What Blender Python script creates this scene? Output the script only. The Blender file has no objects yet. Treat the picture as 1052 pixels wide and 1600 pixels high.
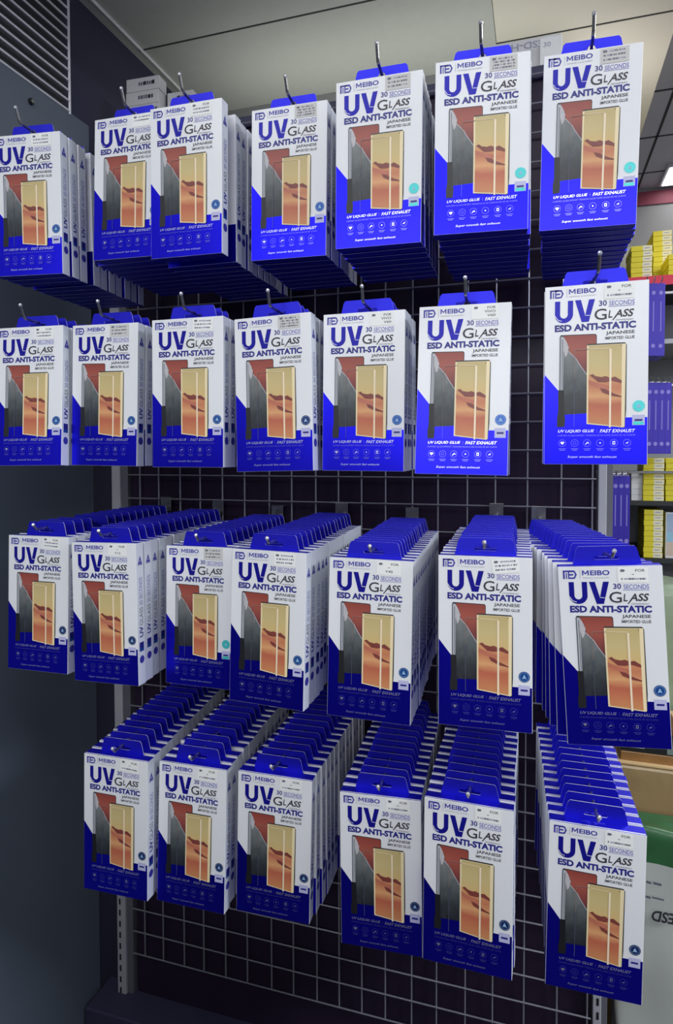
import bpy, bmesh, math, random
from mathutils import Vector, Matrix, Euler, noise
random.seed(7)
R = math.radians
scene = bpy.context.scene
COL = scene.collection

# ------------------------------------------------------------------ camera, world, lights, exposure
EYE = 1.35                       # camera height above the floor; the rack face is the plane y = 0
CAM_D = 1.1929
F_PX, YAW, PITCH, ROLL = 1011.52, 17.379, -1.7689, -0.1029
PX, PY = 526.0, 741.0
cam_data = bpy.data.cameras.new('camera')
cam = bpy.data.objects.new('camera', cam_data)
COL.objects.link(cam)
cam_data.sensor_fit = 'VERTICAL'
cam_data.sensor_height = 36.0
cam_data.lens = F_PX / 1600.0 * 36.0
cam_data.shift_y = -(800.0 - PY) / 1600.0
cam_data.clip_start = 0.02
cam.location = (0, -CAM_D, EYE)
yw, pt, rl = R(YAW), R(PITCH), R(ROLL)
fwd = Vector((-math.sin(yw) * math.cos(pt), math.cos(yw) * math.cos(pt), math.sin(pt)))
rgt = Vector((math.cos(yw), math.sin(yw), 0))
upv = rgt.cross(fwd)
rgt, upv = math.cos(rl) * rgt + math.sin(rl) * upv, -math.sin(rl) * rgt + math.cos(rl) * upv
cam.rotation_euler = Matrix((rgt, upv, -fwd)).transposed().to_euler()
scene.camera = cam

scene.view_settings.view_transform = 'Standard'
scene.view_settings.look = 'None'
scene.view_settings.gamma = 1.0
scene.view_settings.use_curve_mapping = False
scene.view_settings.exposure = -0.10

world = bpy.data.worlds.new('world')
scene.world = world
world.use_nodes = True
bg = world.node_tree.nodes['Background']
bg.inputs['Color'].default_value = (0.80, 0.88, 1.0, 1)
bg.inputs['Strength'].default_value = 0.22


def area(name, loc, size, power, color=(1, 1, 1), rot=(0, 0, 0)):
    l = bpy.data.lights.new(name, 'AREA')
    l.shape = 'RECTANGLE'
    l.size, l.size_y = size
    l.energy = power
    l.color = color
    o = bpy.data.objects.new(name, l)
    COL.objects.link(o)
    o.location = loc
    o.rotation_euler = rot
    return o


# ceiling lamps of the aisle the picture was taken from, then two added ones (they face straight down)
area('overhead_lamp', (-0.35, -1.60, EYE + 1.22), (1.8, 0.9), 21, (0.96, 0.98, 1.0))
area('overhead_lamp', (1.1, -1.9, EYE + 1.22), (1.2, 0.6), 8, (0.96, 0.98, 1.0))
area('overhead_lamp', (0.1, -4.35, EYE + 1.22), (3.8, 1.6), 140, (0.97, 0.985, 1.0))
area('overhead_lamp', (0.1, -5.65, EYE + 1.22), (3.8, 0.8), 90, (0.97, 0.985, 1.0))  # added far behind for brighter reflections in the blue tabs
area('overhead_lamp', (2.4, -0.95, EYE + 1.22), (0.6, 1.2), 105, (0.86, 0.92, 1.0))  # added at the right to brighten the boxes' right sides
# unseen lamps added at rack-top height to brighten the ceiling boards
area('ceiling_wash_fill', (-0.36, 0.36, EYE + 0.72), (0.84, 0.05), 0.95, (0.97, 1.0, 0.92), (R(180), 0, 0))
area('ceiling_wash_fill', (0.10, 0.62, EYE + 0.72), (0.30, 0.05), 0.75, (1.0, 0.98, 0.94), (R(180), 0, 0))
# lamps of the shop beyond the rack
area('shop_lamp', (1.1, 1.6, EYE + 1.52), (0.9, 0.5), 52, (1.0, 0.98, 0.95))
area('shop_lamp', (0.9, 0.35, EYE + 1.1), (0.5, 0.3), 8, (1.0, 0.98, 0.95))


def lin(c):
    c = c / 255.0
    return c / 12.92 if c <= 0.04045 else ((c + 0.055) / 1.055) ** 2.4


def rgb(r, g, b):
    return (lin(r), lin(g), lin(b), 1.0)


def at(px, py, y):
    """the point of the plane y = const seen at a pixel of the photograph (world coordinates)"""
    d = fwd * F_PX + rgt * (px - PX) - upv * (py - PY)
    t = (y + CAM_D) / d.y
    return Vector((d.x * t, y, EYE + d.z * t))


# ------------------------------------------------------------------ materials
MATS = {}


def mat(name, color, rough=0.5, metal=0.0, coat=0.0, spec=0.5, noise_amt=0.0, noise_scale=40.0, emit=None, bump=0.0):
    if name in MATS:
        return MATS[name]
    m = bpy.data.materials.new(name)
    m.use_nodes = True
    nt = m.node_tree
    b = nt.nodes['Principled BSDF']
    b.inputs['Base Color'].default_value = color
    b.inputs['Roughness'].default_value = rough
    b.inputs['Metallic'].default_value = metal
    b.inputs['Coat Weight'].default_value = coat
    b.inputs['Coat Roughness'].default_value = 0.12
    b.inputs['Specular IOR Level'].default_value = spec
    if noise_amt or bump:
        tc = nt.nodes.new('ShaderNodeTexCoord')
        nz = nt.nodes.new('ShaderNodeTexNoise')
        nz.inputs['Scale'].default_value = noise_scale
        nz.inputs['Detail'].default_value = 4
        nt.links.new(tc.outputs['Object'], nz.inputs['Vector'])
        if noise_amt:
            mx = nt.nodes.new('ShaderNodeMix')
            mx.data_type = 'RGBA'
            mx.inputs[6].default_value = tuple(c * (1 - noise_amt) for c in color[:3]) + (1,)
            mx.inputs[7].default_value = tuple(min(1, c * (1 + noise_amt)) for c in color[:3]) + (1,)
            nt.links.new(nz.outputs['Fac'], mx.inputs[0])
            nt.links.new(mx.outputs[2], b.inputs['Base Color'])
        if bump:
            bp = nt.nodes.new('ShaderNodeBump')
            bp.inputs['Strength'].default_value = bump
            bp.inputs['Distance'].default_value = 0.01
            nt.links.new(nz.outputs['Fac'], bp.inputs['Height'])
            nt.links.new(bp.outputs['Normal'], b.inputs['Normal'])
    if emit:
        b.inputs['Emission Color'].default_value = emit[0]
        b.inputs['Emission Strength'].default_value = emit[1]
    MATS[name] = m
    return m


WHITE = mat('white_coated_card', rgb(232, 233, 236), 0.38, 0, 0.25, 0.5)
SIDEW = mat('white_card_side', rgb(224, 228, 236), 0.45)
BLUE = mat('blue_foil_card', rgb(38, 34, 236), 0.29, 0.95, 0.0)
BLUET = mat('blue_matt_card', rgb(30, 28, 200), 0.42, 0.55)
EDGE = mat('raw_card_edge', rgb(225, 225, 235), 0.7)
INK_UV = mat('blue_foil_ink', rgb(26, 24, 150), 0.34, 0.3, 0.0, 0.3)
INK_BLUE = mat('dark_blue_ink', rgb(34, 34, 130), 0.45)
INK_LOGO = mat('logo_blue_ink', rgb(58, 56, 160), 0.45)
INK_LILAC = mat('lilac_ink', rgb(120, 118, 185), 0.5)
INK_GREY = mat('charcoal_ink', rgb(52, 52, 60), 0.5)
INK_PALE = mat('pale_grey_ink', rgb(160, 160, 178), 0.5)
INK_MID = mat('mid_grey_ink', rgb(105, 105, 120), 0.5)
PRINT_W = mat('white_ink_on_blue', rgb(215, 215, 245), 0.28, 0.85)
PRINT_P = mat('pale_blue_ink_on_blue', rgb(118, 116, 225), 0.28, 0.85)
PH_EDGE = mat('phone_dark_edge', rgb(50, 50, 52), 0.4)
PH_SILV = mat('phone_silver_side', rgb(185, 188, 195), 0.4)
PH_RED = mat('print_rust_red', rgb(150, 68, 58), 0.45, noise_amt=0.22, noise_scale=60)
PH_ROCK = mat('print_slate_rock', rgb(84, 90, 94), 0.45, noise_amt=0.55, noise_scale=160)
PH_ROCKD = mat('print_dark_rock', rgb(48, 54, 60), 0.45, noise_amt=0.4, noise_scale=160)
PH_SNOW = mat('print_pale_ridge', rgb(190, 186, 190), 0.45, noise_amt=0.15, noise_scale=200)
PH_CREAM = mat('print_cream_sky', rgb(214, 194, 136), 0.4, noise_amt=0.06, noise_scale=20)
PH_SAND1 = mat('print_orange_sand', rgb(208, 146, 96), 0.4, noise_amt=0.1, noise_scale=50)
PH_SAND2 = mat('print_rose_sand', rgb(190, 112, 88), 0.4, noise_amt=0.14, noise_scale=60)
PH_SAND3 = mat('print_dune_shadow', rgb(128, 62, 56), 0.4, noise_amt=0.2, noise_scale=90)
PH_SAND4 = mat('print_light_sand', rgb(218, 164, 112), 0.4, noise_amt=0.1, noise_scale=50)
PH_BORD = mat('print_cream_border', rgb(240, 222, 180), 0.4)
PH_LINE = mat('print_glass_line', rgb(244, 226, 196), 0.35)
PH_LINED = mat('print_glass_dim_line', rgb(140, 120, 115), 0.35)
PH_LINEB = mat('print_glass_faint_line', rgb(86, 90, 112), 0.35)
PEN = mat('print_black_lamp', rgb(22, 22, 28), 0.45)
BADGE_B = mat('badge_blue_foil', rgb(36, 84, 160), 0.3, 0.3)
BADGE_N = mat('badge_navy_shimmer_foil', rgb(36, 52, 110), 0.3, 0.3)
BADGE_T = mat('badge_teal_shimmer_foil', rgb(60, 205, 200), 0.3, 0.2)
BADGE_I = mat('badge_pale_ink', rgb(150, 190, 220), 0.4)
TAGMAT = mat('silver_chip', rgb(190, 190, 225), 0.4)
STICK = mat('sticker_paper', rgb(240, 241, 238), 0.55)
STICK_G = mat('sticker_grey_paper', rgb(205, 204, 200), 0.55)
STEEL = mat('hook_steel', rgb(150, 150, 152), 0.25, 0.9)
TIPM = mat('pale_tip_glint', rgb(225, 225, 228), 0.18, 0.6)
WIRE = mat('grid_wire_paint', rgb(150, 150, 158), 0.35, 0.4)
TUBE = mat('added_tube_glass', rgb(250, 250, 240), 0.4)
BOARD = mat('gloss_black_board', rgb(48, 38, 56), 0.25, 0, 0.0, 0.10, noise_amt=0.3, noise_scale=6)
POST = mat('grey_post_paint', rgb(182, 182, 188), 0.5)
POST2 = mat('grey_post_channel', rgb(104, 104, 112), 0.5)
POSTD = mat('post_slot_dark', rgb(20, 20, 22), 0.7)
SLATE = mat('slate_panel_paint', rgb(102, 112, 126), 0.4, noise_amt=0.06, noise_scale=4)
NAVYW = mat('navy_wall_paint', rgb(58, 58, 84), 0.6, noise_amt=0.05, noise_scale=5)
RODW = mat('white_rod', rgb(246, 246, 250), 0.4)
GRILB = mat('grille_dark_back', rgb(58, 60, 66), 0.6, noise_amt=0.35, noise_scale=14)
CEIL = mat('grey_ceiling_board', rgb(190, 192, 186), 0.65, noise_amt=0.05, noise_scale=60)
CEIL_B = mat('beige_ceiling_board', rgb(226, 220, 206), 0.6, noise_amt=0.03, noise_scale=9)
CEIL_D = mat('dark_ceiling_tile', rgb(205, 203, 208), 0.7, noise_amt=0.05, noise_scale=8)
SEAM = mat('ceiling_seam', rgb(60, 60, 60), 0.8)
FLOORM = mat('dark_floor_tile', rgb(62, 62, 66), 0.5, noise_amt=0.15, noise_scale=5)
WALLG = mat('grey_shop_wall', rgb(150, 150, 152), 0.7)
MAROON = mat('maroon_band', rgb(140, 58, 80), 0.5)
LAMP = mat('ceiling_light_diffuser', rgb(255, 255, 255), 0.5, emit=((1, 0.99, 0.97, 1), 6.0))
LAMPF = mat('ceiling_light_rim', rgb(200, 200, 205), 0.5)


def ramp_print(name, stops, scale, stretch, amt, rough=0.42):
    """a printed picture tone running down the carton front, broken up by streaky noise"""
    m = bpy.data.materials.new(name)
    m.use_nodes = True
    nt = m.node_tree
    b = nt.nodes['Principled BSDF']
    b.inputs['Roughness'].default_value = rough
    tc = nt.nodes.new('ShaderNodeTexCoord')
    mp = nt.nodes.new('ShaderNodeMapping')
    mp.inputs['Scale'].default_value = stretch
    nz = nt.nodes.new('ShaderNodeTexNoise')
    nz.inputs['Scale'].default_value = scale
    nz.inputs['Detail'].default_value = 5
    sp = nt.nodes.new('ShaderNodeSeparateXYZ')
    nt.links.new(tc.outputs['Object'], mp.inputs['Vector'])
    nt.links.new(mp.outputs['Vector'], nz.inputs['Vector'])
    nt.links.new(tc.outputs['Object'], sp.inputs['Vector'])
    ma = nt.nodes.new('ShaderNodeMath')
    ma.operation = 'MULTIPLY'
    ma.inputs[1].default_value = -1 / 0.2057
    nt.links.new(sp.outputs['Z'], ma.inputs[0])
    mb_ = nt.nodes.new('ShaderNodeMath')
    mb_.operation = 'MULTIPLY_ADD'
    mb_.inputs[1].default_value = amt
    nt.links.new(nz.outputs['Fac'], mb_.inputs[0])
    nt.links.new(ma.outputs[0], mb_.inputs[2])
    cr = nt.nodes.new('ShaderNodeValToRGB')
    el = cr.color_ramp.elements
    while len(el) < len(stops):
        el.new(0.5)
    for e, (p, c) in zip(el, stops):
        e.position = p + amt * 0.5
        e.color = c
    nt.links.new(mb_.outputs[0], cr.inputs['Fac'])
    nt.links.new(cr.outputs['Color'], b.inputs['Base Color'])
    return m


PH_ROCK = ramp_print('print_rock_ramp', [(0.36, rgb(128, 132, 132)), (0.50, rgb(92, 98, 100)), (0.60, rgb(56, 62, 66)), (0.72, rgb(34, 36, 44))], 130, (1, 1, 0.6), 0.16)
PH_RED = ramp_print('print_red_ramp', [(0.27, rgb(142, 62, 54)), (0.36, rgb(164, 84, 70)), (0.46, rgb(120, 58, 58))], 30, (1, 1, 1), 0.06)
PH_CREAM = ramp_print('print_cream_ramp', [(0.34, rgb(196, 176, 122)), (0.44, rgb(206, 186, 130)), (0.51, rgb(214, 184, 124))], 12, (1, 1, 1), 0.05)
PH_SAND1 = ramp_print('print_sand_ramp', [(0.51, rgb(214, 158, 104)), (0.57, rgb(200, 124, 88)), (0.62, rgb(222, 164, 112)), (0.67, rgb(190, 102, 76)), (0.73, rgb(200, 122, 84)), (0.79, rgb(206, 140, 92))],
                      70, (0.35, 1, 1.2), 0.07)


# ------------------------------------------------------------------ mesh builder
class MB:
    def __init__(self):
        self.v, self.f, self.m, self.mats = [], [], [], []

    def mi(self, m):
        if m not in self.mats:
            self.mats.append(m)
        return self.mats.index(m)

    def poly(self, pts, m):
        n = len(self.v)
        self.v += [tuple(p) for p in pts]
        self.f.append(list(range(n, n + len(pts))))
        self.m.append(self.mi(m))

    def add(self, verts, faces, m):
        n = len(self.v)
        self.v += [tuple(p) for p in verts]
        k = self.mi(m)
        for f in faces:
            self.f.append([n + i for i in f])
            self.m.append(k)

    def box(self, x0, x1, y0, y1, z0, z1, m, bevel=0.0, facemats=None):
        bm = bmesh.new()
        bmesh.ops.create_cube(bm, size=1)
        for v in bm.verts:
            v.co = ((x0 + x1) / 2 + v.co.x * (x1 - x0), (y0 + y1) / 2 + v.co.y * (y1 - y0), (z0 + z1) / 2 + v.co.z * (z1 - z0))
        if bevel:
            bmesh.ops.bevel(bm, geom=list(bm.edges), offset=bevel, segments=2, affect='EDGES', profile=0.5)
        bm.normal_update()
        n = len(self.v)
        self.v += [tuple(v.co) for v in bm.verts]
        for f in bm.faces:
            mm = m
            if facemats:
                nn = f.normal
                for d, fm in facemats.items():
                    ax, sg = 'xyz'.index(d[1]), (1 if d[0] == '+' else -1)
                    if nn[ax] * sg > 0.9:
                        mm = fm
            self.f.append([n + v.index for v in f.verts])
            self.m.append(self.mi(mm))
        bm.free()

    def tube(self, pts, r, m, seg=8, cap=True):
        pts = [Vector(p) for p in pts]
        n0 = len(self.v)
        k = self.mi(m)
        prev = None
        for i, p in enumerate(pts):
            a = pts[max(0, i - 1)]
            b = pts[min(len(pts) - 1, i + 1)]
            t = (b - a).normalized()
            if prev is None:
                ref = Vector((0, 0, 1)) if abs(t.z) < 0.9 else Vector((1, 0, 0))
                u = t.cross(ref).normalized()
            else:
                u = (prev - t * prev.dot(t)).normalized()
            prev = u
            w = t.cross(u)
            for s in range(seg):
                an = 2 * math.pi * s / seg
                self.v.append(tuple(p + r * (math.cos(an) * u + math.sin(an) * w)))
        for i in range(len(pts) - 1):
            for s in range(seg):
                s2 = (s + 1) % seg
                self.f.append([n0 + i * seg + s, n0 + i * seg + s2, n0 + (i + 1) * seg + s2, n0 + (i + 1) * seg + s])
                self.m.append(k)
        if cap:
            self.f.append([n0 + s for s in reversed(range(seg))])
            self.m.append(k)
            self.f.append([n0 + (len(pts) - 1) * seg + s for s in range(seg)])
            self.m.append(k)

    def mesh(self, name):
        me = bpy.data.meshes.new(name)
        me.from_pydata(self.v, [], self.f)
        for m in self.mats:
            me.materials.append(m)
        me.polygons.foreach_set('material_index', self.m)
        me.update()
        return me

    def build(self, name, parent=None):
        o = bpy.data.objects.new(name, self.mesh(name))
        COL.objects.link(o)
        if parent:
            o.parent = parent
        return o


def tag(o, label, cat, group=None, kind=None):
    if label:
        o['label'] = label
    if cat:
        o['category'] = cat
    if group:
        o['group'] = group
    if kind:
        o['kind'] = kind
    return o


def empty(name, loc=(0, 0, 0)):
    o = bpy.data.objects.new(name, None)
    o.empty_display_size = 0.02
    COL.objects.link(o)
    o.location = loc
    return o


def struct(o):
    o['kind'] = 'structure'
    return o


TXT = {}


def text_mesh(s, bold=0.0):
    """outline of a line of lettering, scaled to the unit square"""
    key = (s, bold)
    if key not in TXT:
        c = bpy.data.curves.new('lettering', 'FONT')
        c.body = s
        c.resolution_u = 3
        c.offset = bold
        c.fill_mode = 'FRONT'
        o = bpy.data.objects.new('lettering', c)
        me = bpy.data.meshes.new_from_object(o)
        vs = [(v.co.x, v.co.y) for v in me.vertices]
        fs = [list(p.vertices) for p in me.polygons]
        bpy.data.objects.remove(o)
        bpy.data.curves.remove(c)
        bpy.data.meshes.remove(me)
        x0, x1 = min(v[0] for v in vs), max(v[0] for v in vs)
        y0, y1 = min(v[1] for v in vs), max(v[1] for v in vs)
        TXT[key] = ([((x - x0) / (x1 - x0), (y - y0) / (y1 - y0)) for x, y in vs], fs)
    return TXT[key]


# ------------------------------------------------------------------ the screen protector box
W, H, D = 0.110, 0.2057, 0.0185
L1 = 0.00010                     # printing layers stand this far proud of each other
TAB_H = 0.0205
HOLE_Z = 0.0112                  # where the hook wire passes, above the carton top


class Face:
    """draws print on the carton's front in units u (left to right) and v (top to bottom)"""

    def __init__(self, mb, width=W, height=H):
        self.mb, self.w, self.h = mb, width, height

    def p(self, u, v, layer):
        return (-self.w / 2 + u * self.w, -L1 * layer, -v * self.h)

    def poly(self, uv, m, layer):
        self.mb.poly([self.p(u, v, layer) for u, v in reversed(uv)], m)

    def rect(self, u0, v0, u1, v1, m, layer):
        self.poly([(u0, v0), (u1, v0), (u1, v1), (u0, v1)], m, layer)

    def line(self, a, b, t, m, layer):
        ax, ay = a[0] * self.w, a[1] * self.h
        bx, by = b[0] * self.w, b[1] * self.h
        l = math.hypot(bx - ax, by - ay)
        nx, ny = -(by - ay) / l * t / 2, (bx - ax) / l * t / 2
        self.poly([((ax + nx) / self.w, (ay + ny) / self.h), ((bx + nx) / self.w, (by + ny) / self.h),
                   ((bx - nx) / self.w, (by - ny) / self.h), ((ax - nx) / self.w, (ay - ny) / self.h)], m, layer)

    def text(self, s, u0, v0, u1, v1, m, layer, bold=0.0, shear=0.0):
        vs, fs = text_mesh(s, bold)
        out = []
        for x, y in vs:
            xx = (x + shear * y) / (1 + shear)
            out.append(self.p(u0 + (u1 - u0) * xx, v1 + (v0 - v1) * y, layer))
        self.mb.add(out, fs, m)

    def disc(self, u, v, r, m, layer, n=20, inner=0.0):
        pts = [(u + r * math.cos(2 * math.pi * k / n) / self.w, v + r * math.sin(2 * math.pi * k / n) / self.h) for k in range(n)]
        if inner:
            q = [(u + inner * math.cos(2 * math.pi * k / n) / self.w, v + inner * math.sin(2 * math.pi * k / n) / self.h) for k in range(n)]
            for k in range(n):
                j = (k + 1) % n
                self.poly([pts[k], pts[j], q[j], q[k]], m, layer)
        else:
            self.poly(pts, m, layer)


def front_print(fc):
    # blue lower field with its slanted left shoulder
    fc.poly([(0.004, 0.494), (0.137, 0.583), (0.30, 0.70), (0.30, 0.742), (0.996, 0.742), (0.996, 0.998), (0.004, 0.998)], BLUE, 1)
    # maker's mark, name and rule
    m = INK_LOGO
    fc.rect(0.049, 0.020, 0.067, 0.068, m, 2)
    fc.rect(0.049, 0.020, 0.130, 0.029, m, 2)
    fc.rect(0.078, 0.034, 0.089, 0.068, m, 2)
    fc.rect(0.099, 0.020, 0.112, 0.068, m, 2)
    fc.poly([(0.112, 0.020), (0.150, 0.020), (0.150, 0.030), (0.112, 0.030)], m, 2)
    fc.poly([(0.112, 0.040), (0.150, 0.040), (0.150, 0.049), (0.112, 0.049)], m, 2)
    fc.poly([(0.112, 0.059), (0.150, 0.059), (0.150, 0.068), (0.112, 0.068)], m, 2)
    fc.poly([(0.150, 0.020), (0.166, 0.022), (0.186, 0.044), (0.166, 0.066), (0.150, 0.068), (0.150, 0.059), (0.160, 0.056),
             (0.167, 0.044), (0.160, 0.032), (0.150, 0.030)], m, 2)
    fc.rect(0.214, 0.020, 0.218, 0.067, INK_PALE, 2)
    fc.poly([(0.237, 0.021), (0.250, 0.021), (0.270, 0.036), (0.290, 0.021), (0.303, 0.021), (0.303, 0.049), (0.291, 0.049), (0.291, 0.0305),
             (0.274, 0.043), (0.266, 0.043), (0.249, 0.0305), (0.249, 0.049), (0.237, 0.049)], INK_LOGO, 2)
    fc.text('EIBO', 0.315, 0.021, 0.503, 0.049, INK_LOGO, 2, bold=0.028)
    fc.text('TEMPERED GLASS EXPERT', 0.237, 0.0595, 0.503, 0.0665, INK_PALE, 2)
    # big U V
    for lay, mm in ((2, INK_UV),):
        outer = [(0.100, 0.085)] + [(x, y) for x, y in [(0.190 + 0.090 * math.cos(R(180 - 180 * k / 14)), 0.161 + 0.047 * math.sin(R(180 * k / 14))) for k in range(15)]] + [(0.280, 0.085)]
        inner = [(0.152, 0.085)] + [(0.190 + 0.038 * math.cos(R(180 - 180 * k / 14)), 0.160 + 0.022 * math.sin(R(180 * k / 14))) for k in range(15)] + [(0.228, 0.085)]
        for k in range(16):
            fc.poly([outer[k], outer[k + 1], inner[k + 1], inner[k]], mm, lay)
        fc.poly([(0.298, 0.085), (0.356, 0.085), (0.398, 0.172), (0.435, 0.085), (0.492, 0.085), (0.434, 0.208), (0.364, 0.208)], mm, lay)
    fc.line((0.100, 0.165), (0.132, 0.190), 0.0007, WHITE, 3)
    fc.line((0.132, 0.190), (0.170, 0.197), 0.0006, WHITE, 3)
    fc.line((0.398, 0.172), (0.452, 0.174), 0.0006, WHITE, 3)
    fc.text('30', 0.530, 0.096, 0.606, 0.126, INK_BLUE, 2, bold=0.02)
    fc.text('SECONDS', 0.628, 0.101, 0.868, 0.127, INK_LILAC, 2, bold=0.015)
    fc.line((0.622, 0.132), (0.868, 0.132), 0.0006, INK_LILAC, 2)
    fc.text('G', 0.487, 0.141, 0.606, 0.202, INK_GREY, 2, bold=0.008)
    fc.text('L', 0.620, 0.153, 0.668, 0.194, INK_GREY, 2, bold=0.02, shear=0.25)
    fc.text('ASS', 0.676, 0.151, 0.868, 0.193, INK_GREY, 2, bold=0.026, shear=0.12)
    fc.line((0.692, 0.188), (0.662, 0.208), 0.0012, INK_GREY, 2)
    fc.text('TEMPERED', 0.678, 0.204, 0.865, 0.2125, INK_MID, 2, shear=0.1)
    fc.text('ESD ANTI-STATIC', 0.100, 0.217, 0.882, 0.256, INK_BLUE, 2, bold=0.048)
    fc.text('JAPANESE', 0.600, 0.267, 0.870, 0.290, INK_GREY, 2, bold=0.02)
    fc.text('IMPORTED GLUE', 0.592, 0.2965, 0.870, 0.313, INK_GREY, 2, bold=0.02)
    # printed phone at the back: rust red over slate rock
    fc.poly([(0.151, 0.284), (0.160, 0.274), (0.500, 0.277), (0.513, 0.286), (0.513, 0.36), (0.46, 0.74), (0.19, 0.735), (0.151, 0.60)], PH_EDGE, 2)
    fc.rect(0.148, 0.284, 0.187, 0.583, PH_SILV, 3)
    fc.rect(0.152, 0.284, 0.160, 0.583, PH_EDGE, 4)
    fc.rect(0.174, 0.300, 0.179, 0.583, PH_EDGE, 4)
    fc.poly([(0.192, 0.279), (0.496, 0.282), (0.506, 0.290), (0.506, 0.34), (0.44, 0.34), (0.44, 0.50), (0.37, 0.46), (0.30, 0.40), (0.25, 0.38), (0.235, 0.33), (0.20, 0.30)], PH_RED, 3)
    ridge = [(0.188, 0.285), (0.205, 0.300), (0.225, 0.322), (0.240, 0.345), (0.236, 0.366), (0.262, 0.380), (0.290, 0.398), (0.315, 0.412),
             (0.338, 0.435), (0.365, 0.458), (0.395, 0.482), (0.425, 0.505)]
    fc.poly([(0.188, 0.735), (0.445, 0.735), (0.445, 0.515)] + list(reversed(ridge)), PH_ROCK, 4)
    fc.poly([(0.188, 0.285), (0.205, 0.300), (0.225, 0.322), (0.240, 0.345), (0.236, 0.366), (0.222, 0.388), (0.205, 0.400), (0.195, 0.372), (0.188, 0.36)], PH_SNOW, 5)
    for a, b in zip(ridge[4:], ridge[5:]):
        fc.line(a, b, 0.0008, PH_SNOW, 6)
    # lower end of the back phone fades into the field: blue wedge
    fc.poly([(0.205, 0.722), (0.445, 0.716), (0.445, 0.80), (0.19, 0.80)], BLUE, 6)
    # black curing lamp
    fc.poly([(0.137, 0.583), (0.197, 0.583), (0.200, 0.70), (0.212, 0.745), (0.205, 0.79), (0.130, 0.79), (0.128, 0.745), (0.140, 0.70)], PEN, 7)
    # printed phone in front with dunes
    fc.poly([(0.418, 0.337), (0.424, 0.332), (0.780, 0.3325), (0.798, 0.345), (0.798, 0.70), (0.786, 0.797), (0.770, 0.798), (0.420, 0.776)], PH_EDGE, 8)
    fc.poly([(0.418, 0.340), (0.790, 0.340), (0.784, 0.792), (0.770, 0.797), (0.420, 0.775)], PH_BORD, 9)
    s = [(0.436, 0.342), (0.752, 0.342), (0.752, 0.790), (0.436, 0.769)]
    fc.poly(s, PH_CREAM, 10)
    fc.poly([(0.436, 0.508), (0.47, 0.500), (0.50, 0.510), (0.55, 0.520), (0.60, 0.514), (0.64, 0.524), (0.69, 0.520), (0.752, 0.540), (0.752, 0.790), (0.436, 0.769)], PH_SAND1, 11)
    fc.poly([(0.436, 0.530), (0.50, 0.545), (0.60, 0.560), (0.66, 0.575), (0.62, 0.590), (0.55, 0.580), (0.436, 0.556)], PH_SAND2, 12)
    fc.poly([(0.445, 0.506), (0.475, 0.499), (0.505, 0.512), (0.560, 0.518), (0.600, 0.513), (0.645, 0.524), (0.69, 0.518), (0.752, 0.540), (0.752, 0.555),
             (0.69, 0.545), (0.66, 0.540), (0.60, 0.548), (0.53, 0.545), (0.49, 0.525)], PH_SAND3, 13)
    fc.poly([(0.545, 0.578), (0.60, 0.585), (0.68, 0.610), (0.752, 0.625), (0.752, 0.632), (0.66, 0.624), (0.57, 0.602)], PH_SAND3, 13)
    fc.disc(0.745, 0.350, 0.0006, PH_EDGE, 11, 8)
    # tempered glass outline floating over both phones
    fc.line((0.308, 0.361), (0.438, 0.361), 0.0006, PH_LINED, 14)
    fc.line((0.438, 0.360), (0.640, 0.362), 0.0005, PH_LINE, 14)
    fc.line((0.298, 0.368), (0.298, 0.52), 0.0006, PH_LINED, 14)
    fc.line((0.298, 0.52), (0.298, 0.79), 0.0005, PH_LINEB, 14)
    fc.line((0.308, 0.361), (0.298, 0.368), 0.0006, PH_LINED, 14)
    fc.line((0.645, 0.366), (0.645, 0.796), 0.0021, PH_LINE, 14)
    # lettering and symbols on the blue field
    fc.text('UV LIQUID GLUE', 0.136, 0.806, 0.496, 0.824, PRINT_W, 15, bold=0.015, shear=0.03)
    fc.rect(0.520, 0.806, 0.523, 0.824, PRINT_P, 15)
    fc.text('FAST EXHAUST', 0.548, 0.806, 0.884, 0.824, PRINT_W, 15, bold=0.015, shear=0.03)
    fc.text('CURVED GLASS IMPORT TENSION GLUE CURE GLASS 3D 5D CURVE', 0.136, 0.834, 0.884, 0.8435, PRINT_P, 15)
    for k, u in enumerate((0.184, 0.306, 0.427, 0.553, 0.684, 0.808)):
        fc.disc(u, 0.881, 0.0041, PRINT_P, 15, 22, inner=0.0037)
        if k == 0:
            fc.poly([(u - 0.022, 0.878), (u - 0.012, 0.873), (u + 0.012, 0.873), (u + 0.022, 0.878), (u, 0.891)], PRINT_W, 16)
        elif k == 1:
            fc.disc(u, 0.881, 0.0018, PRINT_P, 16, 12, inner=0.0014)
        elif k == 2:
            fc.line((u - 0.015, 0.889), (u + 0.006, 0.876), 0.0010, PRINT_W, 16)
            fc.line((u + 0.004, 0.876), (u + 0.018, 0.884), 0.0010, PRINT_W, 16)
        elif k == 3:
            fc.disc(u, 0.881, 0.0009, PRINT_W, 16, 10)
        elif k == 4:
            fc.rect(u - 0.013, 0.872, u + 0.013, 0.890, PRINT_W, 16)
            fc.rect(u - 0.007, 0.877, u + 0.007, 0.885, BLUE, 17)
        else:
            fc.line((u - 0.012, 0.885), (u + 0.014, 0.876), 0.0008, PRINT_W, 16)
            fc.line((u + 0.014, 0.876), (u + 0.004, 0.890), 0.0007, PRINT_P, 16)
        fc.rect(u - 0.036, 0.911, u + 0.036, 0.9145, PRINT_P, 15)
        fc.rect(u - 0.026, 0.919, u + 0.026, 0.9225, PRINT_P, 15)
    fc.text('Super smooth fast exhaust', 0.234, 0.951, 0.716, 0.967, PRINT_W, 15, shear=0.02)


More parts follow.
